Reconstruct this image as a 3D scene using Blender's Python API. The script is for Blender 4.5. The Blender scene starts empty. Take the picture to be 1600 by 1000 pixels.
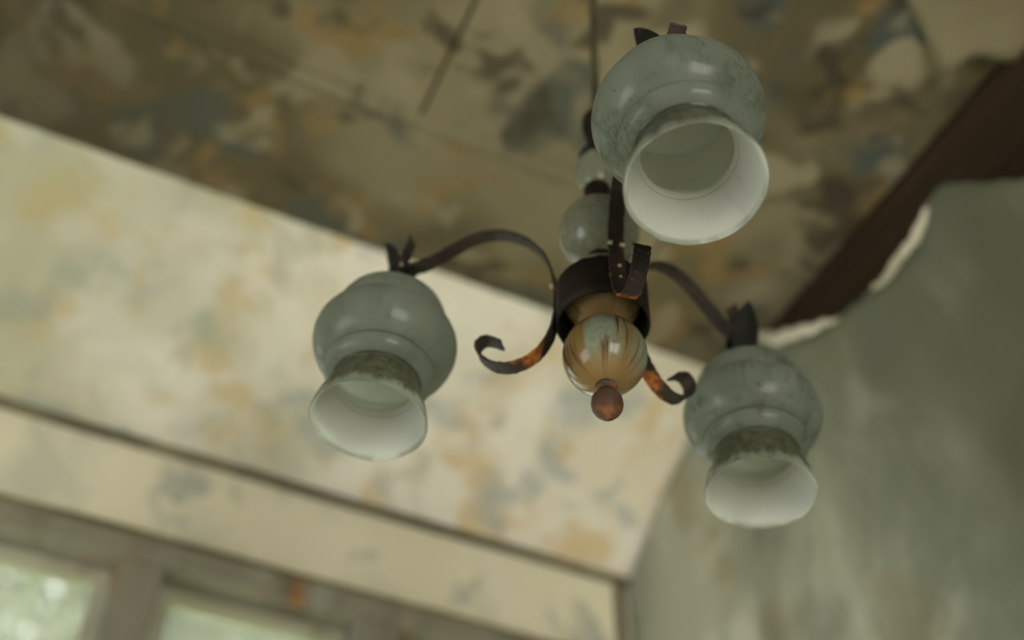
import bpy, bmesh, math, random
from mathutils import Vector, Matrix

random.seed(7)
scene = bpy.context.scene
COL = scene.collection
PI = math.pi

# ------------------------------------------------------------------ camera
# world: x runs along the window wall, y towards it, z up; the camera is at eye height
EYE = 1.6
cx = Vector((0.9081409, -0.41800093, 0.02356551))      # image right
cy = Vector((-0.31636959, -0.64829494, 0.69254889))    # image up
cz = Vector((-0.27420868, -0.63638738, -0.72098593))   # backwards
cam_data = bpy.data.cameras.new('camera')
cam = bpy.data.objects.new('camera', cam_data)
COL.objects.link(cam)
M = Matrix((cx, cy, cz)).transposed().to_4x4()
M.translation = Vector((0, 0, EYE))
cam.matrix_world = M
cam_data.sensor_fit = 'HORIZONTAL'
cam_data.sensor_width = 36.0
cam_data.lens = 36.0 * 1820.4 / 1600.0
cam_data.clip_start = 0.02
cam_data.dof.use_dof = True
cam_data.dof.focus_distance = 0.92
cam_data.dof.aperture_fstop = 2.0
scene.camera = cam

# ------------------------------------------------------------------ world, light, exposure
world = bpy.data.worlds.new('overcast_sky')
scene.world = world
world.use_nodes = True
wn = world.node_tree.nodes
wn['Background'].inputs[0].default_value = (0.93, 0.97, 1.0, 1)
wn['Background'].inputs[1].default_value = 3.0

scene.view_settings.view_transform = 'Standard'
scene.view_settings.look = 'None'
scene.view_settings.gamma = 1.0
scene.view_settings.use_curve_mapping = False
scene.view_settings.exposure = 0.78
scene.cycles.max_bounces = 14
scene.cycles.diffuse_bounces = 8

ROOM_X0, ROOM_X1 = -2.3, 0.99
ROOM_Y0, ROOM_Y1 = -2.6, 1.6726
CEIL = 3.1
SLOPE_Y, SLOPE_Z = 1.275, 2.88

def daylight(name, loc, direction, sx, sy, power, color):
    """daylight entering through a window opening of the room"""
    d = bpy.data.lights.new(name, 'AREA')
    d.shape = 'RECTANGLE'
    d.size, d.size_y = sx, sy
    d.energy = power
    d.color = color
    o = bpy.data.objects.new(name, d)
    COL.objects.link(o)
    o.location = loc
    o.rotation_euler = Vector(direction).to_track_quat('-Z', 'Z').to_euler()
    return o

# windows of the wall behind the camera and of the wall at the left
daylight('daylight_rear', (0.22, ROOM_Y0 - 0.06, 1.15), (0, 1, 0), 1.4, 1.8, 31, (1.0, 0.97, 0.80))
daylight('daylight_side', (ROOM_X0 - 0.06, 0.75, 1.15), (1, 0, 0), 1.3, 1.5, 7, (0.88, 0.95, 1.0))

# ------------------------------------------------------------------ helpers
def link(name, mesh, mats, parent=None, smooth=False):
    o = bpy.data.objects.new(name, mesh)
    COL.objects.link(o)
    for m in (mats if isinstance(mats, (list, tuple)) else [mats]):
        if m is not None and len(mesh.materials) < (len(mats) if isinstance(mats, (list, tuple)) else 1):
            mesh.materials.append(m)
    if parent is not None:
        o.parent = parent
    if smooth:
        for p in mesh.polygons:
            p.use_smooth = True
    return o

def mesh_from(name, verts, faces, mat_idx=None):
    me = bpy.data.meshes.new(name)
    me.from_pydata([tuple(v) for v in verts], [], faces)
    if mat_idx:
        for p, i in zip(me.polygons, mat_idx):
            p.material_index = i
    me.update()
    return me

def finish(bm, name):
    bmesh.ops.recalc_face_normals(bm, faces=bm.faces[:])
    me = bpy.data.meshes.new(name)
    bm.to_mesh(me)
    bm.free()
    return me

def add_box(bm, lo, hi, bevel=0.0):
    lo, hi = Vector(lo), Vector(hi)
    r = bmesh.ops.create_cube(bm, size=1.0)
    vs = r['verts']
    c, s = (lo + hi) / 2, hi - lo
    for v in vs:
        v.co = Vector((v.co.x * s.x, v.co.y * s.y, v.co.z * s.z)) + c
    if bevel > 0:
        es = list({e for v in vs for e in v.link_edges})
        bmesh.ops.bevel(bm, geom=es, offset=bevel, segments=2, affect='EDGES', profile=0.6)

def box_mesh(name, boxes, bevel=0.0):
    bm = bmesh.new()
    for lo, hi in boxes:
        add_box(bm, lo, hi, bevel)
    return finish(bm, name)

def lathe(name, prof, seg=64, wobble=0.0, seed=0, caps=True):
    """revolve (radius, z) around z; radius 0 ends are closed"""
    rnd = random.Random(seed)
    ph = [rnd.uniform(0, 6.28) for _ in range(4)]
    verts, faces, rings = [], [], []
    for r, z in prof:
        if r < 1e-6:
            rings.append([len(verts)])
            verts.append((0, 0, z))
        else:
            ring = []
            for k in range(seg):
                a = 2 * PI * k / seg
                w = 1 + wobble * (math.sin(2 * a + ph[0]) + 0.6 * math.sin(3 * a + ph[1] + z * 30) + 0.4 * math.sin(5 * a + ph[2]))
                ring.append(len(verts))
                verts.append((r * w * math.cos(a), r * w * math.sin(a), z))
            rings.append(ring)
    for A, B in zip(rings[:-1], rings[1:]):
        if len(A) == 1 and len(B) == 1:
            continue
        for k in range(seg):
            n = (k + 1) % seg
            if len(A) == 1:
                faces.append((A[0], B[n], B[k]))
            elif len(B) == 1:
                faces.append((A[k], A[n], B[0]))
            else:
                faces.append((A[k], A[n], B[n], B[k]))
    return mesh_from(name, verts, faces), rings

def catmull(pts, n=8):
    out = []
    P = [Vector(pts[0]) * 2 - Vector(pts[1])] + [Vector(p) for p in pts] + [Vector(pts[-1]) * 2 - Vector(pts[-2])]
    for i in range(1, len(P) - 2):
        a, b, c, d = P[i - 1], P[i], P[i + 1], P[i + 2]
        for k in range(n):
            t = k / n
            out.append(0.5 * ((2 * b) + (c - a) * t + (2 * a - 5 * b + 4 * c - d) * t * t + (3 * b - a - 3 * c + d) * t ** 3))
    out.append(P[-2])
    return out

def tube(name, pts, radii, seg=16):
    """round tube along 3-D points"""
    bm = bmesh.new()
    rings = []
    up = Vector((0.3, 0.9, 0.2)).normalized()
    pts = [Vector(p) for p in pts]
    for i, p in enumerate(pts):
        t = (pts[min(i + 1, len(pts) - 1)] - pts[max(i - 1, 0)]).normalized()
        u = t.cross(up).normalized()
        v = t.cross(u)
        r = radii[i] if isinstance(radii, (list, tuple)) else radii
        rings.append([bm.verts.new(p + (u * math.cos(2 * PI * k / seg) + v * math.sin(2 * PI * k / seg)) * r) for k in range(seg)])
    for A, B in zip(rings[:-1], rings[1:]):
        for k in range(seg):
            bm.faces.new((A[k], A[(k + 1) % seg], B[(k + 1) % seg], B[k]))
    bm.faces.new(rings[0][::-1])
    bm.faces.new(rings[-1])
    return finish(bm, name)

def tag(o, label=None, cat=None, kind=None, group=None):
    if label: o['label'] = label
    if cat: o['category'] = cat
    if kind: o['kind'] = kind
    if group: o['group'] = group
    return o

# ------------------------------------------------------------------ materials
class NT:
    """small helper around a material's node tree"""
    def __init__(self, name):
        self.m = bpy.data.materials.new(name)
        self.m.use_nodes = True
        self.t = self.m.node_tree
        self.t.nodes.clear()
        self.out = self.t.nodes.new('ShaderNodeOutputMaterial')
        self.tc = self.t.nodes.new('ShaderNodeTexCoord')
    def n(self, kind, **kw):
        x = self.t.nodes.new(kind)
        for k, v in kw.items():
            setattr(x, k, v)
        return x
    def l(self, a, b):
        self.t.links.new(a, b)
    def coords(self, scale=(1, 1, 1), rot=(0, 0, 0), loc=(0, 0, 0), space='Object'):
        mp = self.n('ShaderNodeMapping')
        mp.inputs['Scale'].default_value = scale
        mp.inputs['Rotation'].default_value = rot
        mp.inputs['Location'].default_value = loc
        self.l(self.tc.outputs[space], mp.inputs['Vector'])
        return mp.outputs[0]
    def noise(self, vec, scale, detail=4, rough=0.6, distort=0.0):
        x = self.n('ShaderNodeTexNoise')
        x.inputs['Scale'].default_value = scale
        x.inputs['Detail'].default_value = detail
        x.inputs['Roughness'].default_value = rough
        x.inputs['Distortion'].default_value = distort
        if vec is not None:
            self.l(vec, x.inputs['Vector'])
        return x.outputs['Fac']
    def ramp(self, fac, lo, hi, smooth=True):
        x = self.n('ShaderNodeMapRange')
        x.interpolation_type = 'SMOOTHSTEP' if smooth else 'LINEAR'
        x.inputs['From Min'].default_value = lo
        x.inputs['From Max'].default_value = hi
        self.l(fac, x.inputs['Value'])
        return x.outputs['Result']
    def math(self, op, a, b=None):
        x = self.n('ShaderNodeMath', operation=op)
        for i, v in enumerate((a, b)):
            if v is None:
                continue
            if isinstance(v, (int, float)):
                x.inputs[i].default_value = v
            else:
                self.l(v, x.inputs[i])
        return x.outputs[0]
    def mix(self, fac, a, b):
        x = self.n('ShaderNodeMix', data_type='RGBA')
        for sock, v in ((x.inputs[0], fac), (x.inputs[6], a), (x.inputs[7], b)):
            if isinstance(v, (int, float)):
                sock.default_value = v
            elif isinstance(v, tuple):
                sock.default_value = (*v, 1) if len(v) == 3 else v
            else:
                self.l(v, sock)
        return x.outputs[2]
    def bump(self, height, strength=0.3, dist=0.002):
        x = self.n('ShaderNodeBump')
        x.inputs['Strength'].default_value = strength
        x.inputs['Distance'].default_value = dist
        self.l(height, x.inputs['Height'])
        return x.outputs[0]
    def principled(self, color, rough=0.8, spec=0.3, normal=None, metal=0.0, coat=0.0):
        p = self.n('ShaderNodeBsdfPrincipled')
        if isinstance(color, tuple):
            p.inputs['Base Color'].default_value = (*color, 1)
        else:
            self.l(color, p.inputs['Base Color'])
        if isinstance(rough, (int, float)):
            p.inputs['Roughness'].default_value = rough
        else:
            self.l(rough, p.inputs['Roughness'])
        p.inputs['Specular IOR Level'].default_value = spec
        p.inputs['Metallic'].default_value = metal
        p.inputs['Coat Weight'].default_value = coat
        if normal is not None:
            self.l(normal, p.inputs['Normal'])
        return p
    def done(self, shader):
        self.l(shader, self.out.inputs['Surface'])
        return self.m

def mottled(name, base, layers, rough=0.9, bump=0.3, bscale=40, space='Object'):
    """layers: (colour, scale, low, high, amount, stretch, offset)"""
    t = NT(name)
    col = base
    for i, (c, sc, lo, hi, amt, stretch, off) in enumerate(layers):
        v = t.coords(scale=stretch, loc=(off, off * 1.7, off * 0.6), rot=(0, 0, 0.35 * i if stretch == (1, 1, 1) else 0), space=space)
        m = t.ramp(t.noise(v, sc, 5, 0.6, 0.3), lo, hi)
        col = t.mix(t.math('MULTIPLY', m, amt), col, c)
    b = t.bump(t.noise(t.coords(space=space), bscale, 6, 0.65), bump, 0.003)
    return t.done(t.principled(col, rough, 0.2, b).outputs[0])

E1 = (1, 1, 1)
def slope_material():
    """faded floral paper: ochre and blue-grey flowers, light falloff painted in as a greenish darkening to the left"""
    t = NT('faded_floral_paper')
    col = (0.74, 0.67, 0.51)
    for c, sc, lo, hi, amt, off in (
            ((0.55, 0.52, 0.38), 1.6, 0.46, 0.64, 0.7, 1.0), ((0.83, 0.77, 0.65), 3.0, 0.42, 0.58, 0.85, 3.0),
            ((0.64, 0.47, 0.22), 8.0, 0.51, 0.64, 0.75, 5.0), ((0.38, 0.41, 0.38), 8.0, 0.52, 0.65, 0.75, 9.1),
            ((0.82, 0.77, 0.67), 8.0, 0.54, 0.66, 0.7, 12.0), ((0.44, 0.40, 0.26), 10.0, 0.56, 0.68, 0.6, 16.4)):
        m = t.ramp(t.noise(t.coords(loc=(off, off * 1.7, off * .6), rot=(0, 0, off)), sc, 4, 0.55, 0.3), lo, hi)
        col = t.mix(t.math('MULTIPLY', m, amt), col, c)
    sx = t.n('ShaderNodeSeparateXYZ'); t.l(t.tc.outputs['Object'], sx.inputs[0])
    wob = t.math('MULTIPLY', t.math('SUBTRACT', t.noise(t.coords(), 4.0, 4, 0.6, 0.4), 0.5), 1.6)
    slope_falloff = t.math('SUBTRACT', 1.0, t.ramp(t.math('ADD', sx.outputs[0], wob), -0.25, 0.55))  # weaker light at the left end, painted into the paper colour
    col = t.mix(t.math('MULTIPLY', slope_falloff, 0.55), col, (0.36, 0.36, 0.22))
    b = t.bump(t.noise(t.coords(), 40, 6, 0.65), 0.3, 0.003)
    return t.done(t.principled(col, 0.9, 0.2, b).outputs[0])
M_slope = slope_material()
def ceiling_material():
    """papered ceiling: faded floral blotches, brown water stains, darker by the torn wall, light falloff painted towards the far left"""
    t = NT('stained_ceiling_paper')
    col = (0.165, 0.134, 0.066)
    for c, sc, lo, hi, amt, off, det in (
            ((0.30, 0.255, 0.155), 1.5, 0.46, 0.62, 0.9, 2.3, 3), ((0.085, 0.068, 0.032), 2.0, 0.46, 0.62, 0.85, 7.9, 3),
            ((0.30, 0.19, 0.07), 8.0, 0.53, 0.66, 0.75, 4.2, 2), ((0.075, 0.09, 0.078), 6.5, 0.52, 0.64, 0.9, 15.2, 2),
            ((0.34, 0.29, 0.185), 7.5, 0.53, 0.64, 0.85, 21.0, 2), ((0.055, 0.045, 0.027), 9.5, 0.56, 0.66, 0.85, 31.0, 2)):
        m = t.ramp(t.noise(t.coords(loc=(off, off * 1.7, 0), rot=(0, 0, off)), sc, det, 0.55, 0.3), lo, hi)
        col = t.mix(t.math('MULTIPLY', m, amt), col, c)
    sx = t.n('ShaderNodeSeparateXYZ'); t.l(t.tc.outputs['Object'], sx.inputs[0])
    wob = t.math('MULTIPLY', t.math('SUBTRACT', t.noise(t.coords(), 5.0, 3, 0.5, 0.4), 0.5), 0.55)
    # darker brown towards the torn wall; falloff of light painted into the far left
    darkening = t.ramp(t.math('ADD', sx.outputs[0], wob), 0.88, 1.06)
    col = t.mix(t.math('MULTIPLY', darkening, 0.8), col, (0.055, 0.043, 0.022))
    left_falloff = t.ramp(t.math('SUBTRACT', wob, t.math('ADD', sx.outputs[0], t.math('MULTIPLY', sx.outputs[1], -0.35))), 0.30, 0.75)
    col = t.mix(t.math('MULTIPLY', left_falloff, 0.7), col, (0.045, 0.045, 0.032))
    # falloff of light painted as a browner tone over the far strip
    depth_falloff = t.math('SUBTRACT', 1.0, t.ramp(t.math('ADD', t.math('SUBTRACT', t.math('MULTIPLY', sx.outputs[0], 0.5), sx.outputs[1]), t.math('MULTIPLY', wob, 1.3)), -0.95, -0.30))
    col = t.mix(t.math('MULTIPLY', depth_falloff, 0.38), col, (0.085, 0.070, 0.034))
    b = t.bump(t.noise(t.coords(), 30, 5, 0.6), 0.3, 0.003)
    return t.done(t.principled(col, 0.9, 0.2, b).outputs[0])
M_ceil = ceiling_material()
M_flap = mottled('loose_ceiling_paper', (0.23, 0.195, 0.115), [
    ((0.20, 0.165, 0.09), 7.0, 0.48, 0.64, 0.8, E1, 4.0)])
M_seam = mottled('seam_paper', (0.21, 0.185, 0.125), [
    ((0.13, 0.11, 0.065), 4.0, 0.45, 0.62, 0.9, E1, 2.3),
    ((0.30, 0.28, 0.22), 6.0, 0.52, 0.66, 0.7, E1, 6.3)])
def plaster_material():
    """grey-green plastered paper, blotched, light falloff painted in, darker towards the camera and the top"""
    t = NT('shaded_grey_plaster')
    col = (0.35, 0.355, 0.265)
    for c, sc, lo, hi, amt, st, off in (
            ((0.44, 0.435, 0.335), 2.4, 0.44, 0.62, 0.85, 0.7, 8.0), ((0.24, 0.255, 0.19), 2.2, 0.45, 0.62, 0.8, 0.8, 3.1),
            ((0.30, 0.24, 0.12), 6.0, 0.52, 0.68, 0.55, 0.6, 5.5), ((0.15, 0.16, 0.12), 4.5, 0.53, 0.68, 0.7, 0.5, 11.5),
            ((0.58, 0.57, 0.45), 6.5, 0.54, 0.68, 0.7, 0.5, 17.5)):
        m = t.ramp(t.noise(t.coords(scale=(1, 1, st), loc=(off, off * 1.7, off * .6)), sc, 4, 0.55, 0.3), lo, hi)
        col = t.mix(t.math('MULTIPLY', m, amt), col, c)
    sx = t.n('ShaderNodeSeparateXYZ'); t.l(t.tc.outputs['Object'], sx.inputs[0])
    wob = t.math('MULTIPLY', t.math('SUBTRACT', t.noise(t.coords(scale=(1, 1, .6)), 3.6, 4, 0.6, 0.4), 0.5), 1.4)
    darkening = t.math('SUBTRACT', 1.0, t.ramp(t.math('ADD', t.math('SUBTRACT', sx.outputs[1], t.math('MULTIPLY', t.math('SUBTRACT', sx.outputs[2], 2.5), 0.35)), wob), 0.62, 1.25))  # dimmer light near the camera and higher up, painted into the colour
    col = t.mix(t.math('MULTIPLY', darkening, 0.78), col, (0.115, 0.125, 0.085))
    b = t.bump(t.noise(t.coords(), 40, 6, 0.65), 0.3, 0.003)
    return t.done(t.principled(col, 0.9, 0.2, b).outputs[0])
M_plaster = plaster_material()
M_paper_back = mottled('cream_paper_back', (0.62, 0.58, 0.45), [
    ((0.42, 0.36, 0.24), 8.0, 0.50, 0.70, 0.7, E1, 2.0)])
M_wallf = mottled('window_wall_paper', (0.74, 0.68, 0.50), [
    ((0.52, 0.52, 0.40), 4.0, 0.46, 0.66, 0.85, E1, 3.0),
    ((0.74, 0.68, 0.53), 5.0, 0.50, 0.66, 0.8, E1, 6.5),
    ((0.28, 0.31, 0.28), 7.5, 0.56, 0.70, 0.8, E1, 4.5)])
M_wall = mottled('room_wall_paper', (0.46, 0.43, 0.33), [
    ((0.33, 0.32, 0.24), 3.0, 0.45, 0.66, 0.8, E1, 3.0),
    ((0.53, 0.50, 0.40), 6.0, 0.52, 0.66, 0.8, E1, 6.5)])
M_floor = mottled('dusty_floor_boards', (0.48, 0.43, 0.33), [
    ((0.32, 0.27, 0.19), 3.0, 0.45, 0.66, 0.8, (1, 6, 1), 3.0)])
M_shadow_strip = mottled('dark_olive_shadow_strip', (0.13, 0.115, 0.065), [
    ((0.24, 0.21, 0.12), 6.0, 0.46, 0.64, 0.8, (1, 1, 1), 3.0),
    ((0.08, 0.07, 0.04), 9.0, 0.50, 0.66, 0.8, E1, 9.0)])
M_frame = mottled('weathered_window_wood', (0.24, 0.225, 0.165), [
    ((0.14, 0.125, 0.08), 7.0, 0.46, 0.66, 0.85, (1, 1, 0.3), 3.0),
    ((0.34, 0.15, 0.06), 10.0, 0.58, 0.70, 0.8, (1, 1, 0.3), 7.0),
    ((0.36, 0.36, 0.30), 9.0, 0.54, 0.68, 0.7, (1, 1, 0.3), 13.0)])
M_sash = mottled('pale_sash_paint', (0.40, 0.38, 0.28), [
    ((0.26, 0.24, 0.16), 8.0, 0.48, 0.66, 0.8, E1, 3.0)])
M_plank = mottled('dark_rotten_planks', (0.034, 0.022, 0.010), [
    ((0.065, 0.038, 0.016), 6.0, 0.46, 0.66, 0.8, (1, 0.3, 4), 3.0),
    ((0.03, 0.02, 0.012), 9.0, 0.50, 0.66, 0.8, (1, 0.3, 4), 6.0)])
M_ground = mottled('garden_ground', (0.20, 0.24, 0.11), [
    ((0.30, 0.28, 0.18), 1.0, 0.45, 0.66, 0.8, E1, 3.0)])
M_bark = mottled('tree_bark', (0.12, 0.09, 0.06), [((0.2, 0.17, 0.12), 9, .45, .66, .8, (1, 1, .3), 1.0)])

def leaf_material():
    t = NT('pale_green_leaves')
    c = t.mix(t.ramp(t.noise(t.coords(), 1.3, 3), 0.35, 0.65), (0.09, 0.12, 0.05), (0.17, 0.20, 0.11))
    d = t.n('ShaderNodeBsdfDiffuse'); t.l(c, d.inputs['Color'])
    tr = t.n('ShaderNodeBsdfTranslucent'); t.l(c, tr.inputs['Color'])
    mx = t.n('ShaderNodeMixShader'); mx.inputs[0].default_value = 0.5
    t.l(d.outputs[0], mx.inputs[1]); t.l(tr.outputs[0], mx.inputs[2])
    return t.done(mx.outputs[0])
M_leaf = leaf_material()

def dusty_pane():
    t = NT('dusty_window_glass')
    tp = t.n('ShaderNodeBsdfTransparent'); tp.inputs[0].default_value = (0.93, 0.96, 0.93, 1)
    dust = t.n('ShaderNodeBsdfTranslucent'); dust.inputs[0].default_value = (0.62, 0.62, 0.50, 1)
    gl = t.n('ShaderNodeBsdfGlossy'); gl.inputs['Roughness'].default_value = 0.08
    a = t.n('ShaderNodeMixShader')
    m = t.ramp(t.noise(t.coords(), 7.0, 5, 0.65), 0.3, 0.75)
    t.l(t.math('ADD', t.math('MULTIPLY', m, 0.14), 0.12), a.inputs[0])
    t.l(tp.outputs[0], a.inputs[1]); t.l(dust.outputs[0], a.inputs[2])
    b = t.n('ShaderNodeMixShader'); b.inputs[0].default_value = 0.06
    t.l(a.outputs[0], b.inputs[1]); t.l(gl.outputs[0], b.inputs[2])
    return t.done(b.outputs[0])
M_pane = dusty_pane()

def shade_material(name, inner, seed, dirty=1.0):
    """milky pressed glass; the outside carries streaks and a crust of dust"""
    t = NT(name)
    off = seed * 3.7
    v = t.coords(loc=(off, off, off))
    streak = t.coords(scale=(1, 1, 0.22), loc=(off, 0, off))
    sx = t.n('ShaderNodeSeparateXYZ'); t.l(t.tc.outputs['Object'], sx.inputs[0])
    z = sx.outputs[2]
    n1 = t.noise(v, 26, 6, 0.62, 0.4)
    n2 = t.noise(streak, 60, 5, 0.6)
    n3 = t.noise(v, 130, 5, 0.7)
    if inner:
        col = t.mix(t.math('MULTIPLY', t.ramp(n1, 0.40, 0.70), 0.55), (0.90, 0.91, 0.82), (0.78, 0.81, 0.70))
        col = t.mix(t.math('MULTIPLY', t.ramp(n2, 0.58, 0.74), 0.35), col, (0.42, 0.44, 0.33))
        col = t.mix(t.math('MULTIPLY', t.ramp(n3, 0.66, 0.76), 0.5), col, (0.22, 0.22, 0.15))
        # dark lines at the moulded ledge, grime along the lip
        for zz, w in ((0.0400, 0.0006), (0.0465, 0.0008)):
            band = t.math('SUBTRACT', 1.0, t.ramp(t.math('ABSOLUTE', t.math('SUBTRACT', z, zz)), 0.0, w))
            col = t.mix(t.math('MULTIPLY', band, 0.75), col, (0.13, 0.13, 0.085))
        lip = t.math('MULTIPLY', t.math('SUBTRACT', 1.0, t.ramp(z, 0.001, 0.006)), t.ramp(n1, 0.38, 0.60))
        col = t.mix(t.math('MULTIPLY', lip, 0.75), col, (0.20, 0.19, 0.125))
    else:
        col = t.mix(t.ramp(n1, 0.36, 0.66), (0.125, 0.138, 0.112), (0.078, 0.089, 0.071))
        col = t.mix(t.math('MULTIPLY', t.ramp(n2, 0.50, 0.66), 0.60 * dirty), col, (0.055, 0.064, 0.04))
        # marbled dark veins and specks
        vein = t.math('ABSOLUTE', t.math('SUBTRACT', t.noise(v, 18, 6, 0.7, 1.2), 0.5))
        vm = t.math('MULTIPLY', t.math('SUBTRACT', 1.0, t.ramp(vein, 0.0, 0.022)), t.ramp(t.noise(v, 13, 2), 0.52, 0.62))
        col = t.mix(t.math('MULTIPLY', vm, 0.65 * dirty), col, (0.03, 0.034, 0.022))
        col = t.mix(t.math('MULTIPLY', t.ramp(n3, 0.60, 0.68), 0.7 * dirty), col, (0.035, 0.036, 0.024))
        # crust of dust lying on the flared skirt, and dark lines in the moulded grooves
        up = t.ramp(t.math('ADD', z, t.math('MULTIPLY', t.math('SUBTRACT', n2, 0.5), 0.03)), 0.002, 0.013)
        skirt = t.math('MULTIPLY', up, t.math('SUBTRACT', 1.0, t.ramp(z, 0.0445, 0.0485)))
        crust = t.mix(t.ramp(t.noise(v, 130, 5, 0.75), 0.40, 0.60), (0.045, 0.045, 0.026), (0.17, 0.17, 0.105))
        col = t.mix(t.math('MULTIPLY', skirt, 0.92), col, crust)
        seams = []
        for zz, w in ((0.0646, 0.0017), (0.1228, 0.0036), (0.0475, 0.0015)):
            band = t.math('SUBTRACT', 1.0, t.ramp(t.math('ABSOLUTE', t.math('SUBTRACT', z, zz)), 0.0, w))
            seam = t.math('MULTIPLY', t.math('MULTIPLY', band, t.ramp(n1, 0.20, 0.45)), 0.95)
            seams.append(seam)
            col = t.mix(seam, col, (0.04, 0.046, 0.028))
    p = t.principled(col, 0.16 if not inner else 0.4, 0.22 if not inner else 0.2, t.bump(n3, 0.08, 0.0006))
    tr = t.n('ShaderNodeBsdfTranslucent')
    thru = t.mix(0.88 if inner else 0.85, col, (0.93, 0.95, 0.87) if inner else (0.79, 0.82, 0.77))
    if not inner:      # streaks and specks of dirt sit in front of the glow too
        dirt = t.math('MAXIMUM', t.math('MULTIPLY', t.ramp(n2, 0.50, 0.66), 0.30 * dirty), t.math('MAXIMUM', t.math('MULTIPLY', vm, 0.5 * dirty), t.math('MULTIPLY', t.ramp(n3, 0.60, 0.68), 0.5 * dirty)))
        for seam in seams:
            dirt = t.math('MAXIMUM', dirt, seam)
        thru = t.mix(dirt, thru, (0.08, 0.09, 0.06))
    if not inner:      # the crust lets hardly any light through
        thru = t.mix(t.math('MULTIPLY', skirt, 0.85), thru, (0.10, 0.10, 0.06))
    t.l(thru, tr.inputs[0])
    mx = t.n('ShaderNodeMixShader'); mx.inputs[0].default_value = 0.58 if inner else 0.52
    t.l(p.outputs[0], mx.inputs[1]); t.l(tr.outputs[0], mx.inputs[2])
    return t.done(mx.outputs[0])

def stained_ball(name, amount, seed):
    """old pale glass with rust-water streaks running down it"""
    t = NT(name)
    sx = t.n('ShaderNodeSeparateXYZ'); t.l(t.tc.outputs['Object'], sx.inputs[0])
    ang = t.math('ARCTAN2', sx.outputs[1], sx.outputs[0])
    ca, sa = t.math('COSINE', ang), t.math('SINE', ang)
    cb = t.n('ShaderNodeCombineXYZ')
    t.l(ca, cb.inputs[0]); t.l(sa, cb.inputs[1])
    t.l(t.math('ADD', t.math('MULTIPLY', sx.outputs[2], 3.0), seed * 3.1), cb.inputs[2])
    n1 = t.noise(cb.outputs[0], 1.7, 4, 0.55, 0.3)
    n2 = t.noise(cb.outputs[0], 3.4, 4, 0.55, 0.3)
    fine = t.noise(t.coords(), 160, 5, 0.7)
    col = t.mix(t.ramp(fine, 0.35, 0.7), (0.20, 0.215, 0.15), (0.145, 0.16, 0.11))
    col = t.mix(t.math('MULTIPLY', t.ramp(n1, 0.40, 0.62), amount), col, (0.16, 0.105, 0.035))
    col = t.mix(t.math('MULTIPLY', t.ramp(n2, 0.50, 0.64), amount), col, (0.07, 0.033, 0.010))
    # rust has collected where the metal touches the glass, at the bottom
    low = t.math('SUBTRACT', 1.0, t.ramp(t.math('ADD', sx.outputs[2], t.math('MULTIPLY', n2, 0.012)), -0.028, -0.008))
    col = t.mix(t.math('MULTIPLY', low, 0.85 * amount), col, (0.22, 0.13, 0.045))
    return t.done(t.principled(col, 0.16, 0.25, t.bump(fine, 0.10, 0.0005)).outputs[0])

def iron(name, dark, rust_lo, rust_hi, pale=0.5, seed=0.0, wet=False, mid=(0.042, 0.028, 0.021), spec=0.3):
    t = NT(name)
    v = t.coords(loc=(seed, seed * 2, seed))
    n1 = t.noise(v, 28, 6, 0.65)
    n2 = t.noise(v, 150, 5, 0.7)
    n3 = t.noise(v, 16, 3, 0.6)
    if wet:      # rain water has hung at the foot of the scrolls
        sx = t.n('ShaderNodeSeparateXYZ'); t.l(t.tc.outputs['Object'], sx.inputs[0])
        n3 = t.math('ADD', n3, t.math('MULTIPLY', t.math('SUBTRACT', 1.0, t.ramp(sx.outputs[2], 0.035, 0.06)), 0.065))
    col = t.mix(t.ramp(n1, 0.40, 0.62), dark, mid)
    col = t.mix(t.ramp(n3, rust_lo, rust_hi), col, t.mix(t.ramp(n2, 0.4, 0.6), (0.16, 0.05, 0.015), (0.42, 0.14, 0.025)))
    col = t.mix(t.math('MULTIPLY', t.ramp(n2, 0.60, 0.70), pale), col, (0.26, 0.23, 0.20))
    return t.done(t.principled(col, 0.62, spec, t.bump(n2, 0.7, 0.0012)).outputs[0])
M_iron = iron('rusty_wrought_iron', (0.020, 0.015, 0.011), 0.60, 0.72, 0.35, 1.7, True)
M_iron_dark = iron('dark_wrought_iron', (0.007, 0.007, 0.005), 0.64, 0.78, 0.06, 3.0, False, (0.020, 0.013, 0.009), 0.15)
M_rust = iron('orange_rust', (0.065, 0.028, 0.013), 0.44, 0.62, 0.20, 5.0, False, (0.075, 0.05, 0.042))
M_rod = mottled('olive_rod_metal', (0.045, 0.042, 0.022), [((0.10, 0.09, 0.045), 30, .45, .65, .8, (1, 1, .3), 1.0)], rough=0.5)
M_pale_metal = mottled('pale_worn_metal', (0.50, 0.48, 0.38), [((0.25, 0.2, 0.12), 200, .5, .65, .7, E1, 1.0)], rough=0.5)

# ================================================================== the setting
def structure(name, mesh, mats, parent=None):
    o = link(name, mesh, mats, parent)
    if parent is None:
        o['kind'] = 'structure'
    return o

X0, X1, Y0, Y1 = ROOM_X0, ROOM_X1, ROOM_Y0, ROOM_Y1
structure('floor', box_mesh('floor', [((X0 - .2, Y0 - .2, -.12), (X1 + .2, Y1 + .2, 0))]), M_floor)

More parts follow.
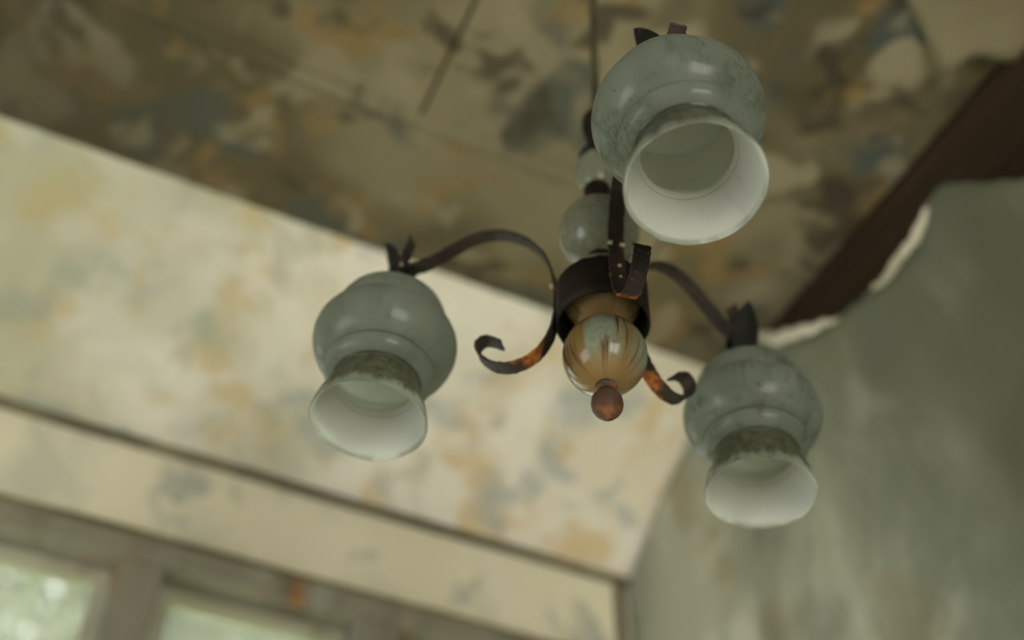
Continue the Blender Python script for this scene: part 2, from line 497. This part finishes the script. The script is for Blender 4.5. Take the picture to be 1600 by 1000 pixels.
# ceiling: a deck with papered panels under it, open joints between them
ceiling = structure('ceiling', box_mesh('ceiling', [((X0 - .2, Y0 - .2, CEIL + .012), (X1 + .2, SLOPE_Y + .6, CEIL + .12))]), M_plank)
xs = [X0, -0.62, 0.262, X1]
ys = [Y0, -1.15, -0.075, 1.000, SLOPE_Y]
gap = 0.003
for i in range(3):
    for j in range(4):
        if j == 3:
            xs = [X0, -1.0, 0.72, X1]
        else:
            xs = [X0, -0.62, 0.262, X1]
        dz = random.uniform(-0.0015, 0.0015)
        lo = (xs[i] + gap, ys[j] + (gap if j else 0), CEIL + dz)
        hi = (xs[i + 1] - (gap if i < 2 else 0), ys[j + 1] - (gap if j < 3 else -0.004), CEIL + .014)
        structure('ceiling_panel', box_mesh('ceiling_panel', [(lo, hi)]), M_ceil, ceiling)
# a strip of seam paper over the long joint, slightly wavy
def seam_strip(y0, w):
    verts, faces, n = [], [], 60
    for k in range(n + 1):
        x = X0 + (X1 - X0) * k / n
        a = y0 + 0.004 * math.sin(x * 9) + random.uniform(-.0015, .0015)
        zz = CEIL - .0045 - 0.0015 * math.sin(x * 14)
        verts += [(x, a - w / 2, zz), (x, a + w / 2, zz - .001), (x, a + w / 2, zz + .003), (x, a - w / 2, zz + .003)]
    for k in range(n):
        b = 4 * k
        for q in range(4):
            faces.append((b + q, b + (q + 1) % 4, b + 4 + (q + 1) % 4, b + 4 + q))
    return mesh_from('seam_strip', verts, faces)
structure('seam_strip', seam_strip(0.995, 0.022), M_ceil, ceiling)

# a torn flap of the ceiling paper hanging down beside the wall
def paper_flap(cx_, cy_, w, l, az, sag, seed):
    rnd = random.Random(seed)
    verts, faces, nu, nv = [], [], 12, 10
    ca, sa = math.cos(az), math.sin(az)
    for j in range(nv + 1):
        t = j / nv
        for i in range(nu + 1):
            u = (i / nu - .5) * w * (1 - .25 * t)
            v = t * l * (1 + .10 * math.sin(i * .5 + seed) * t)
            z = CEIL - .003 - sag * t * t - .006 * math.sin(i * .9) * t
            verts.append((cx_ + ca * u - sa * v, cy_ + sa * u + ca * v, z))
    for j in range(nv):
        for i in range(nu):
            a = j * (nu + 1) + i
            faces.append((a, a + nu + 1, a + nu + 2, a + 1))
    o = structure('paper_flap', mesh_from('paper_flap', verts, faces), M_flap, ceiling)
    for p in o.data.polygons: p.use_smooth = True
    md = o.modifiers.new('thickness', 'SOLIDIFY'); md.thickness = .0012
    return o
paper_flap(0.86, 0.45, .17, .13, -0.85, .022, 3)

# the sloping part of the ceiling above the windows
def slope_mesh():
    verts, faces = [], []
    nx, ny = 48, 8
    for j in range(ny + 1):
        for i in range(nx + 1):
            x = X0 + (X1 - X0) * i / nx
            t = j / ny
            y = SLOPE_Y + (Y1 - SLOPE_Y) * t
            z = CEIL + (SLOPE_Z - CEIL) * t
            w = 0.003 * math.sin(x * 7.3 + 2 * t) * math.sin(PI * t) + 0.002 * math.sin(x * 17 + 5 * t) * math.sin(PI * t)
            verts.append((x, y, z + w))
    for j in range(ny):
        for i in range(nx):
            a = j * (nx + 1) + i
            faces.append((a, a + nx + 1, a + nx + 2, a + 1))
    me = mesh_from('ceiling_slope', verts, faces)
    return me
sl = structure('ceiling_slope', slope_mesh(), M_slope)
md = sl.modifiers.new('thickness', 'SOLIDIFY'); md.thickness = 0.03; md.offset = -1

# wall with the windows
WIN_HEAD, WIN_SILL = 2.692, 0.95
posts = [(-1.112, -1.040), (-0.721, -0.649), (-0.330, -0.258), (0.061, 0.133), (0.452, 0.524), (0.83, 0.902)]
wx0, wx1 = posts[0][0], posts[-1][1]
wall_front = structure('wall_front', box_mesh('wall_front', [
    ((X0 - .2, Y1, WIN_HEAD), (X1 + .2, Y1 + .18, SLOPE_Z + .02)),
    ((X0 - .2, Y1, 0), (X1 + .2, Y1 + .18, WIN_SILL)),
    ((X0 - .2, Y1, WIN_SILL), (wx0, Y1 + .18, WIN_HEAD)),
    ((wx1, Y1, WIN_SILL), (X1 + .2, Y1 + .18, WIN_HEAD))]), M_wallf)
win = bpy.data.objects.new('window_1', None)
COL.objects.link(win)
win['kind'] = 'structure'
HEADZ = 2.645
fb = 0.004
link('head_rail', box_mesh('head_rail', [((wx0, Y1 - .022, HEADZ), (wx1, Y1 + .10, WIN_HEAD - .006))], fb), M_frame, win)
link('window_sill', box_mesh('window_sill', [((wx0 - .05, Y1 - .07, WIN_SILL - .03), (wx1 + .05, Y1 + .10, WIN_SILL))], fb), M_frame, win)
for a, b in posts:
    link('post', box_mesh('post', [((a, Y1 - .018, WIN_SILL), (b, Y1 + .10, HEADZ))], fb), M_frame, win)
for (a0, a), (b, b1) in zip(posts[:-1], posts[1:]):
    s = 0.020
    y0, y1 = Y1 + .03, Y1 + .065
    zb, zt = WIN_SILL + .004, HEADZ - .004
    a_, b_ = a + .003, b - .003
    sash = link('sash', box_mesh('sash', [((a_, y0, zb), (a_ + s, y1, zt)), ((b_ - s, y0, zb), (b_, y1, zt)),
                                          ((a_ + s, y0, zb), (b_ - s, y1, zb + .05)), ((a_ + s, y0, zt - s), (b_ - s, y1, zt)),
                                          ((a_ + s, y0 + .006, 1.72), (b_ - s, y1 - .006, 1.745))]), M_sash, win)
    link('pane', box_mesh('pane', [((a_ + s - .004, y0 + .016, 1.742), (b_ - s + .004, y0 + .019, zt - s + .004))]), M_pane, sash)
    link('pane', box_mesh('pane', [((a_ + s - .004, y0 + .016, zb + .046), (b_ - s + .004, y0 + .019, 1.724))]), M_pane, sash)

# dark strips added as shadow lines: under the slope, over the window head and in the corner
def shadow_strip(name, a, b, w, d, mat):
    """thin wavy strip from a to b, lying on the window wall"""
    verts, faces, n = [], [], 40
    A, B = Vector(a), Vector(b)
    t = (B - A).normalized()
    up = Vector((0, -1, 0)).cross(t)
    for k in range(n + 1):
        p = A.lerp(B, k / n) + up * random.uniform(-.0015, .0015)
        for q, r in ((-w / 2, 0), (-w / 2, -d), (w / 2, -d), (w / 2, 0)):
            verts.append(p + up * q + Vector((0, r, 0)))
    for k in range(n):
        for q in range(4):
            c = 4 * k
            faces.append((c + q, c + (q + 1) % 4, c + 4 + (q + 1) % 4, c + 4 + q))
    faces += [(0, 1, 2, 3), (4 * n + 3, 4 * n + 2, 4 * n + 1, 4 * n)]
    me = mesh_from(name, verts, faces)
    return structure(name, me, mat)
shadow_strip('shadow_line_1', (X0, Y1, SLOPE_Z - .006), (X1, Y1, SLOPE_Z - .006), 0.014, 0.012, M_shadow_strip)
shadow_strip('shadow_line_3', (X0, Y1, WIN_HEAD + .004), (X1 - .04, Y1, WIN_HEAD + .004), 0.016, 0.010, M_shadow_strip)
shadow_strip('shadow_line_2', (X1 - .03, Y1, 0.0), (X1 - .03, Y1, SLOPE_Z - .01), 0.016, 0.012, M_shadow_strip)

# wall at the right: dark boards, with a loose sheet of plastered paper torn off at the top
wall_right = structure('wall_right', box_mesh('wall_right', [((X1 + .02, Y0 - .2, 0), (X1 + .2, Y1 + .2, CEIL + .1))]), M_plank)
zz = 0.0
rnd = random.Random(3)
while zz < CEIL - 0.01:
    h = min(rnd.uniform(0.11, 0.15), CEIL - zz)
    dx = rnd.uniform(0, .006)
    y1 = Y1 if zz + h < SLOPE_Z else Y1 - (zz + h - SLOPE_Z) / (CEIL - SLOPE_Z) * (Y1 - SLOPE_Y)
    structure('plank', box_mesh('plank', [((X1 + dx, Y0, zz + .003), (X1 + .024, y1, zz + h - .003))], .002), M_plank, wall_right)
    zz += h

TORN = [(1.662, 2.872), (1.45, 2.985), (1.30, 3.060), (1.18, 3.045), (1.10, 3.020), (1.04, 2.965), (0.98, 2.925), (0.92, 2.895), (0.86, 2.885),
        (0.80, 2.880), (0.73, 2.885), (0.70, 2.92), (0.675, 2.934), (0.64, 2.900), (0.56, 2.810), (0.45, 2.77), (0.1, 2.70), (-0.3, 2.75), (-1.0, 2.7), (Y0 + .01, 2.75)]
CURL = {1.10: .008, 1.04: .020, 0.98: .017, 0.92: .004, 0.86: .004, 0.80: .011, 0.73: .014, 0.70: .004}
def interp(tab, y):
    for (ya, za), (yb, zb) in zip(tab[:-1], tab[1:]):
        if ya >= y >= yb:
            t = (ya - y) / (ya - yb) if ya != yb else 0
            return za + (zb - za) * t
    return tab[-1][1]
def loose_sheet():
    curl_tab = [(y, CURL.get(y, 0.0)) for y, _ in TORN]
    rows_z = [0.0, .6, 1.2, 1.7, 2.0, 2.2, 2.35, 2.5, 2.6, 2.7]
    ycols, y = [], 1.662
    while y > 0.3:
        ycols.append(y); y -= 0.012
    while y > Y0 + .02:
        ycols.append(y); y -= 0.12
    verts, faces, mi = [], [], []
    narc = 8
    for y in ycols:
        zt = interp(TORN, y) + (random.uniform(-.004, .004) if 0.3 < y < 1.6 else 0)
        rc = max(interp(curl_tab, y) + random.uniform(-.001, .001), 0.0015)
        lean = 0.034 * max(0, min(1, (1.28 - y) / .12)) * max(0, min(1, (y + .3) / .4)) + .003
        column = []
        for k in range(14):
            t = k / 13
            z = (zt - rc) * t
            bulge = 0.012 * math.sin(y * 6.5 + 1) * math.sin(z * 2.4) * (1 if y < 1.5 else (1.662 - y) / .162)
            e = max(0.0, (z - (zt - .30)) / .30)
            x = X1 - .006 - abs(bulge) - lean * e * e
            column.append(Vector((x, y, z)))
        base = column[-1]
        for k in range(1, narc + 1):
            a = PI * 1.25 * k / narc
            column.append(Vector((base.x - rc + rc * math.cos(a), y, base.z + rc * math.sin(a))))
        verts += column
    n = 14 + narc
    for c in range(len(ycols) - 1):
        for r in range(n - 1):
            faces.append((c * n + r, c * n + r + 1, (c + 1) * n + r + 1, (c + 1) * n + r))
            mi.append(1 if r >= 14 + 1 and interp(curl_tab, ycols[c]) > .006 else 0)
    return mesh_from('loose_plaster_sheet', verts, faces, mi)
sheet = structure('loose_plaster_sheet', loose_sheet(), [M_plaster, M_paper_back], wall_right)
for p in sheet.data.polygons: p.use_smooth = True
md = sheet.modifiers.new('thickness', 'SOLIDIFY'); md.thickness = 0.0022; md.offset = 0
tag(sheet, 'grey plastered paper peeling off the boards with a torn curled top edge')

# walls behind and beside the camera, with their window openings
structure('wall_left', box_mesh('wall_left', [
    ((X0 - .2, Y0 - .2, 0), (X0, Y1 + .2, 0.38)), ((X0 - .2, Y0 - .2, 1.92), (X0, Y1 + .2, CEIL + .1)),
    ((X0 - .2, Y0 - .2, 0.38), (X0, 0.08, 1.92)), ((X0 - .2, 1.42, 0.38), (X0, Y1 + .2, 1.92))]), M_wall)
structure('wall_back', box_mesh('wall_back', [
    ((X0 - .2, Y0 - .2, 0), (X1 + .2, Y0, 0.22)), ((X0 - .2, Y0 - .2, 2.08), (X1 + .2, Y0, CEIL + .1)),
    ((X0 - .2, Y0 - .2, 0.22), (-0.48, Y0, 2.08)), ((0.92, Y0 - .2, 0.22), (X1 + .2, Y0, 2.08))]), M_wall)

# ================================================================== outside
g = structure('garden_ground', box_mesh('garden_ground', [((-30, Y1 + .5, -.5), (30, 40, -.4))]), M_ground)

def tree(loc, crown_c, crown_r, nleaf, seed, label):
    rnd = random.Random(seed)
    root = bpy.data.objects.new('tree', None)
    COL.objects.link(root)
    root.location = loc
    tag(root, label, 'tree')
    H = crown_c[2]
    link('trunk', tube('trunk', [(0, 0, 0), (.05, 0, H * .3), (-.03, .04, H * .6), (.05, 0, H * 1.05)], [.14, .12, .09, .04]), M_bark, root, True)
    clumps = []
    for k in range(16):
        d = Vector((rnd.gauss(0, 1), rnd.gauss(0, 1), rnd.gauss(0, .8))).normalized() * rnd.uniform(.4, .9)
        c = Vector(crown_c) + Vector((d.x * crown_r, d.y * crown_r, d.z * crown_r * .85))
        clumps.append((c, rnd.uniform(.3, .5) * crown_r))
        if k < 8:
            s = Vector((0, 0, H * rnd.uniform(.5, .8)))
            link('branch', tube('branch', [s, s.lerp(c, .5) + Vector((0, 0, .1)), c], [.05, .035, .012], 8), M_bark, root, True)
    verts, faces = [], []
    for k in range(nleaf):
        c, r = clumps[k % len(clumps)]
        d = Vector((rnd.gauss(0, 1), rnd.gauss(0, 1), rnd.gauss(0, 1))).normalized() * r * rnd.uniform(.3, 1) ** .5
        p = c + d
        u = Vector((rnd.gauss(0, 1), rnd.gauss(0, 1), rnd.gauss(0, .6))).normalized()
        w = u.orthogonal().normalized()
        L, W = rnd.uniform(.07, .12), rnd.uniform(.035, .055)
        b = len(verts)
        verts += [p - u * L, p + w * W, p + u * L, p - w * W + u * L * .1]
        faces.append((b, b + 1, b + 2, b + 3))
    f = link('foliage', mesh_from('foliage', verts, faces), M_leaf, root)
    f['kind'] = 'stuff'
    return root
tree((0.55, 6.2, -.4), (0, 0, 5.9), 1.7, 9000, 4, 'pale green leafy tree standing outside beyond the window panes')

# ================================================================== the chandelier
HX, HY, HZ = 0.3553, 0.6214, EYE + 0.66994       # axis; z = 0 is the plane of the shade rims
chand = bpy.data.objects.new('chandelier', None)
COL.objects.link(chand)
chand.location = (HX, HY, HZ)
tag(chand, 'rusty wrought iron chandelier with three milky glass bell shades hanging from the ceiling', 'chandelier')
ARM_AZ = {'near': math.radians(-100.3), 'right': math.radians(19.7), 'left': math.radians(139.7)}
ARM_R = 0.2123

# central rod, slightly crooked, up to a cup at the ceiling
TOP = CEIL - HZ
rod_pts = catmull([(0, 0, -0.01), (0, 0, 0.20), (0.000, 0, 0.34), (0.004, 0.001, 0.42), (0.006, 0.001, 0.55), (0.008, 0.0, 0.70), (0.008, 0, TOP)], 6)
link('rod', tube('rod', rod_pts, 0.0048, 12), M_rod, chand, True)
me, _ = lathe('ceiling_cup', [(0, TOP - .045), (.010, TOP - .044), (.022, TOP - .034), (.038, TOP - .016), (.046, TOP - .004), (.046, TOP + .001), (0, TOP + .001)], 40)
o = link('ceiling_cup', me, M_iron, chand, True); o.location = (0.008, 0, 0)

# glass balls threaded on the rod
def ball_profile(r, h, n=22, hole=0.006):
    prof = [(0, -h + .0005)]
    for k in range(1, n):
        a = -PI / 2 + PI * k / n
        prof.append((r * math.cos(a), h * math.sin(a)))
    return prof + [(0, h - .0005)]
for z, r, h, amt, seed in ((0.0295, .0366, .0366, 1.0, 1), (0.1070, .0380, .0385, 1.0, 2), (0.1935, .0385, .0385, 0.10, 3), (0.2890, .0215, .0310, 0.2, 4)):
    me, _ = lathe('glass_ball', ball_profile(r, h), 48)
    o = link('glass_ball', me, stained_ball('stained_glass_ball_%d' % seed, amt, seed), chand, True)
    o.location = (0, 0, z)
    o.rotation_euler = (0, 0, seed * 1.3)
    if seed == 1:
        tag(o, 'lowest amber rust-streaked glass ball')

# spacers between the balls and the cup over the topmost one
for z, r, h in ((0.0685, .012, .006), (0.150, .014, .008), (0.245, .014, .022)):
    me, _ = lathe('spacer', [(0, -h), (r * .8, -h), (r, -h * .6), (r * .8, 0), (r, h * .6), (r * .8, h), (0, h)], 28)
    link('spacer', me, M_iron_dark, chand, True).location = (0, 0, z)
me, _ = lathe('top_cup', [(0, .314), (.016, .314), (.0175, .318), (.014, .322), (.0095, .330), (.0085, .350), (.0115, .360), (.0135, .372), (.0125, .386), (.0085, .395), (0, .396)], 32, .03, 5)
link('top_cup', me, M_iron_dark, chand, True)
# finial knob under the lowest ball
me, _ = lathe('finial_collar', [(0, -.0045), (.0095, -.0055), (.0098, -.0075), (.0085, -.0095), (.0070, -.011), (0, -.011)], 36, .03, 2)
link('finial_collar', me, M_iron, chand, True)
me, _ = lathe('finial', [(0, -.008), (.0068, -.009), (.0070, -.0135), (.0098, -.0160), (.0128, -.0205), (.0134, -.0255), (.0125, -.0310), (.0100, -.0355), (.0072, -.0385), (.0042, -.0408), (.0018, -.0418), (0, -.0422)], 40, .02, 3)
link('finial', me, M_rust, chand, True)

# iron band that the three arms are riveted to
def band_mesh(r, z0, z1, th, seg=72):
    rnd = random.Random(5)
    verts, faces = [], []
    for k in range(seg):
        a = 2 * PI * k / seg
        j0, j1 = rnd.uniform(-.0007, .0007), rnd.uniform(-.0007, .0007)
        for rr, z in ((r, z0 + j0), (r, z0 * .66 + z1 * .34), (r, z0 * .33 + z1 * .67), (r, z1 + j1), (r - th, z1 + j1), (r - th, z0 + j0)):
            verts.append((rr * math.cos(a), rr * math.sin(a), z))
    for k in range(seg):
        n = (k + 1) % seg
        for q in range(6):
            faces.append((k * 6 + q, n * 6 + q, n * 6 + (q + 1) % 6, k * 6 + (q + 1) % 6))
    return mesh_from('band', verts, faces)
link('band', band_mesh(.0415, .067, .113, .0022), M_iron_dark, chand, True)
link('band_top', lathe('band_top', [(.005, .1125), (.0395, .1125), (.0395, .1145), (.005, .1145)], 48)[0], M_iron_dark, chand)

# arms: one flat strap from the turned-up end over the shade down to the curl of the scroll
UPPER = [(.2020, .2480), (.2050, .2330), (.2085, .2180), (.2060, .2060), (.1960, .2015), (.1800, .2035), (.1620, .2125), (.1400, .2235), (.1180, .2275), (.0960, .2225),
         (.0740, .2060), (.0560, .1800), (.0465, .1520), (.0432, .1280), (.0428, .1050), (.0440, .0830)]
SCROLL = [(.0510, .0600), (.0640, .0440), (.0820, .0375), (.1000, .0430), (.1120, .0560), (.1165, .0670), (.1145, .0750), (.1070, .0770), (.0930, .0680)]
SCROLL_BROKEN = [(.0500, .0590), (.0610, .0410), (.0750, .0330), (.0900, .0370), (.1000, .0480), (.1035, .0560), (.1010, .0605)]
def arm_path(which):
    if which == 'near':      # its end runs straight out over the shade,
        # its end is bent in a little and its scroll has rusted short
        up = [(r - .016 * max(0, min(1, (r - .09) / .10)), z - .004 * max(0, min(1, (r - .09) / .10))) for r, z in UPPER[4:]]
        return [(.2240, .2060), (.2140, .2025), (.2040, .2000), (.1920, .1990)] + up + SCROLL_BROKEN
    k = .0067 if which == 'left' else -.007
    return [(r - k * max(0, min(1, (r - .09) / .10)), z) for r, z in UPPER] + SCROLL
def strap_mesh(seed, which):
    rnd = random.Random(seed)
    pts = catmull([(a, 0, b) for a, b in arm_path(which)], 7)
    verts, faces = [], []
    th = 0.0022
    for i, p in enumerate(pts):
        t = (pts[min(i + 1, len(pts) - 1)] - pts[max(i - 1, 0)]).normalized()
        nrm = Vector((t.z, 0, -t.x))
        wa = .0072 + rnd.uniform(-.00045, .00045)
        wb = .0072 + rnd.uniform(-.00045, .00045)
        # the flat is hammered a little hollow
        for y, d in ((-wa, -th / 2), (0, -th / 2 - .0004), (wb, -th / 2), (wb, th / 2), (0, th / 2 - .0002), (-wa, th / 2)):
            verts.append(p + Vector((0, y, 0)) + nrm * (d + rnd.uniform(-.00025, .00025)))
    m = len(pts)
    for i in range(m - 1):
        for q in range(6):
            faces.append((i * 6 + q, i * 6 + (q + 1) % 6, (i + 1) * 6 + (q + 1) % 6, (i + 1) * 6 + q))
    faces += [tuple(range(5, -1, -1)), tuple((m - 1) * 6 + q for q in range(6))]
    bm = bmesh.new()
    me = mesh_from('arm', verts, faces)
    bm.from_mesh(me)
    bmesh.ops.recalc_face_normals(bm, faces=bm.faces[:])
    bm.to_mesh(me); bm.free()
    return me

def leaf_mesh():
    """hammered iron leaf, pointed, cupped along its midrib, standing up from its foot"""
    bm = bmesh.new()
    prof = [(0, .005), (.006, .0090), (.014, .0135), (.025, .0155), (.036, .0142), (.046, .0100), (.053, .0050), (.0565, .0008)]
    th = .0012
    grid = {}
    for side in (0, 1):
        for i, (s, w) in enumerate(prof):
            for j in range(-2, 3):
                y = w * j / 2
                x = .006 + .021 * (s / .05) ** 1.3 - .25 * abs(y) + (th if side else 0)
                grid[side, i, j] = bm.verts.new((x, y, s))
    for i in range(len(prof) - 1):
        for j in range(-2, 2):
            bm.faces.new((grid[0, i, j], grid[0, i + 1, j], grid[0, i + 1, j + 1], grid[0, i, j + 1]))
            bm.faces.new((grid[1, i, j], grid[1, i, j + 1], grid[1, i + 1, j + 1], grid[1, i + 1, j]))
        for j in (-2, 2):
            bm.faces.new((grid[0, i, j], grid[1, i, j], grid[1, i + 1, j], grid[0, i + 1, j]))
    for i in (0, len(prof) - 1):
        for j in range(-2, 2):
            bm.faces.new((grid[0, i, j], grid[0, i, j + 1], grid[1, i, j + 1], grid[1, i, j]))
    return finish(bm, 'leaf')
LEAF = leaf_mesh()
LEAF.materials.append(M_iron_dark)
RIVET, _ = lathe('rivet', [(0, .0018), (.0009, .0016), (.0015, .0009), (.0017, 0), (0, 0)], 14)
RIVET.materials.append(M_pale_metal)

# bell shade: outside and inside profile of pressed milky glass
OUT = [(.0525, 0), (.0523, .0025), (.0514, .0080), (.0492, .0165), (.0461, .0260), (.0427, .0355), (.0400, .0430), (.0388, .0462), (.0392, .0478),
       (.0430, .0492), (.0475, .0515), (.0502, .0550), (.0514, .0590), (.0506, .0622), (.0482, .0637), (.0474, .0646), (.0486, .0655), (.0522, .0670), (.0575, .0715), (.0625, .0780), (.0658, .0850),
       (.0676, .0920), (.0680, .0980), (.0672, .1040), (.0645, .1105), (.0600, .1160), (.0548, .1198), (.0512, .1215), (.0498, .1228), (.0508, .1242), (.0526, .1262), (.0532, .1310),
       (.0522, .1390), (.0485, .1470), (.0420, .1545), (.0340, .1610), (.0260, .1655), (.0200, .1680)]
def inner_profile():
    res = []
    for i, (r, z) in enumerate(OUT):
        a, b = OUT[max(i - 1, 0)], OUT[min(i + 1, len(OUT) - 1)]
        t = Vector((b[0] - a[0], b[1] - a[1])).normalized()
        th = .0026
        res.append((r - th * t.y if i else r - .0022, z + th * t.x * (1 if i else 0) + (0.0006 if i == 0 else 0)))
    # a moulded ledge inside the throat
    return [(r - (.0012 if .040 < z < .0465 else 0), z) for r, z in res]
def shade_mesh(seed, chips):
    rnd = random.Random(seed)
    ins = inner_profile()
    prof = [(OUT[0][0] - .0002, .0004)] + OUT[1:] + ins[::-1]
    prof = [(.0515, -.0004)] + [(OUT[0][0], .0008)] + OUT[1:] + ins[::-1]
    seg = 96
    me, rings = lathe('glass_shade', prof, seg, .003, seed)
    nout = 1 + len(OUT)
    # close the rim
    bm = bmesh.new(); bm.from_mesh(me); bm.verts.ensure_lookup_table()
    A, B = rings[-1], rings[0]
    for k in range(seg):
        n = (k + 1) % seg
        bm.faces.new((bm.verts[A[k]], bm.verts[A[n]], bm.verts[B[n]], bm.verts[B[k]]))
    bmesh.ops.recalc_face_normals(bm, faces=bm.faces[:])
    # small chips and unevenness along the rim
    jag = [0.0] * seg
    for c in range(chips):
        k0, w, d = rnd.randrange(seg), rnd.randint(1, 3), rnd.uniform(.0006, .0016)
        for q in range(-w, w + 1):
            jag[(k0 + q) % seg] += d * (1 - abs(q) / (w + 1))
    for k in range(seg):
        for ring in (rings[0], rings[1], rings[-1]):
            bm.verts[ring[k]].co.z += jag[k] + 0.0004 * math.sin(k * .4 + seed)
    bm.to_mesh(me); bm.free()
    npo = len(me.polygons)
    for p in me.polygons:
        i = p.index // seg
        p.material_index = 0 if i < nout - 1 else 1
    return me

cup_me, _ = lathe('shade_cup', [(.0185, .1590), (.0235, .1640), (.0245, .1680), (.0225, .1720), (.0150, .1780), (.0110, .1860), (.0100, .1960), (.0115, .1995), (0, .2000)], 36, .02, 8)
cup_me.materials.append(M_iron_dark)

# (tilt axis/angle) of each shade: none hangs quite true
TILT = {'near': (math.radians(-6.0), math.radians(0.0)), 'right': (math.radians(0.0), math.radians(2.6)), 'left': (math.radians(0.0), math.radians(3.0))}
SH_LABEL = {'near': 'bell shade nearest the camera, dirt-veined milky glass', 'right': 'bell shade with dark drip streaks beside the grey wall',
            'left': 'bell shade with a chipped shoulder in front of the pale slope'}
for s, (which, az) in enumerate(ARM_AZ.items()):
    end = ARM_R - {'near': .016, 'left': .0067, 'right': -.007}[which]
    aza = az - math.radians({'near': 0, 'left': 1.6, 'right': .7}[which])
    arm = link('arm', strap_mesh(11 + s, which), M_iron, chand, True)
    for p in arm.data.polygons: p.use_smooth = False
    arm.rotation_euler = (0, 0, aza)
    # rivets through strap and band, and a worn bright tie round the strap
    for zz, yy in ((.0985, .002), (.0835, .002)):
        r = bpy.data.objects.new('rivet', RIVET); COL.objects.link(r); r.parent = arm
        r.location = (.0445, yy, zz); r.rotation_euler = (0, PI / 2, 0)
    link('tie', box_mesh('tie', [((.0436, -.0078, .1255), (.0473, -.0040, .1275)), ((.0436, .0030, .1255), (.0473, .0078, .1275))], .0004), M_pale_metal, arm)
    for k, da in enumerate(({'near': -PI / 2 + .25, 'left': -PI / 2 - .8, 'right': -PI / 2 - .35}[which], 0.35)):
        lf = bpy.data.objects.new('leaf', LEAF); COL.objects.link(lf); lf.parent = arm
        lf.location = (end - .003, 0, .176 - (.004 if which == 'near' else 0)); lf.rotation_euler = (0, math.radians(-2 - 8 * k), da + (.30 if k else -.1))
    cup = bpy.data.objects.new('shade_cup', cup_me); COL.objects.link(cup); cup.parent = arm
    for p in cup_me.polygons: p.use_smooth = True
    cup.location = (end, 0, -.004 if which == 'near' else 0)
    sh = link('glass_shade', shade_mesh(21 + s, (5, 7, 2)[s]),
              [shade_material('milky_glass_outside_%d' % s, False, s + 1, (0.8, 1.0, 0.45)[s]), shade_material('milky_glass_inside_%d' % s, True, s + 1)], chand, True)
    # none hangs quite true: tilt each about its rim
    pivot = Matrix.Translation((0, 0, 0))
    tx, ty = TILT[which]
    T = Matrix.Translation((ARM_R * math.cos(az), ARM_R * math.sin(az), 0)) @ pivot @ Matrix.Rotation(tx, 4, 'X') @ Matrix.Rotation(ty, 4, 'Y') @ pivot.inverted()
    sh.matrix_basis = T
    sh['label'] = SH_LABEL[which]
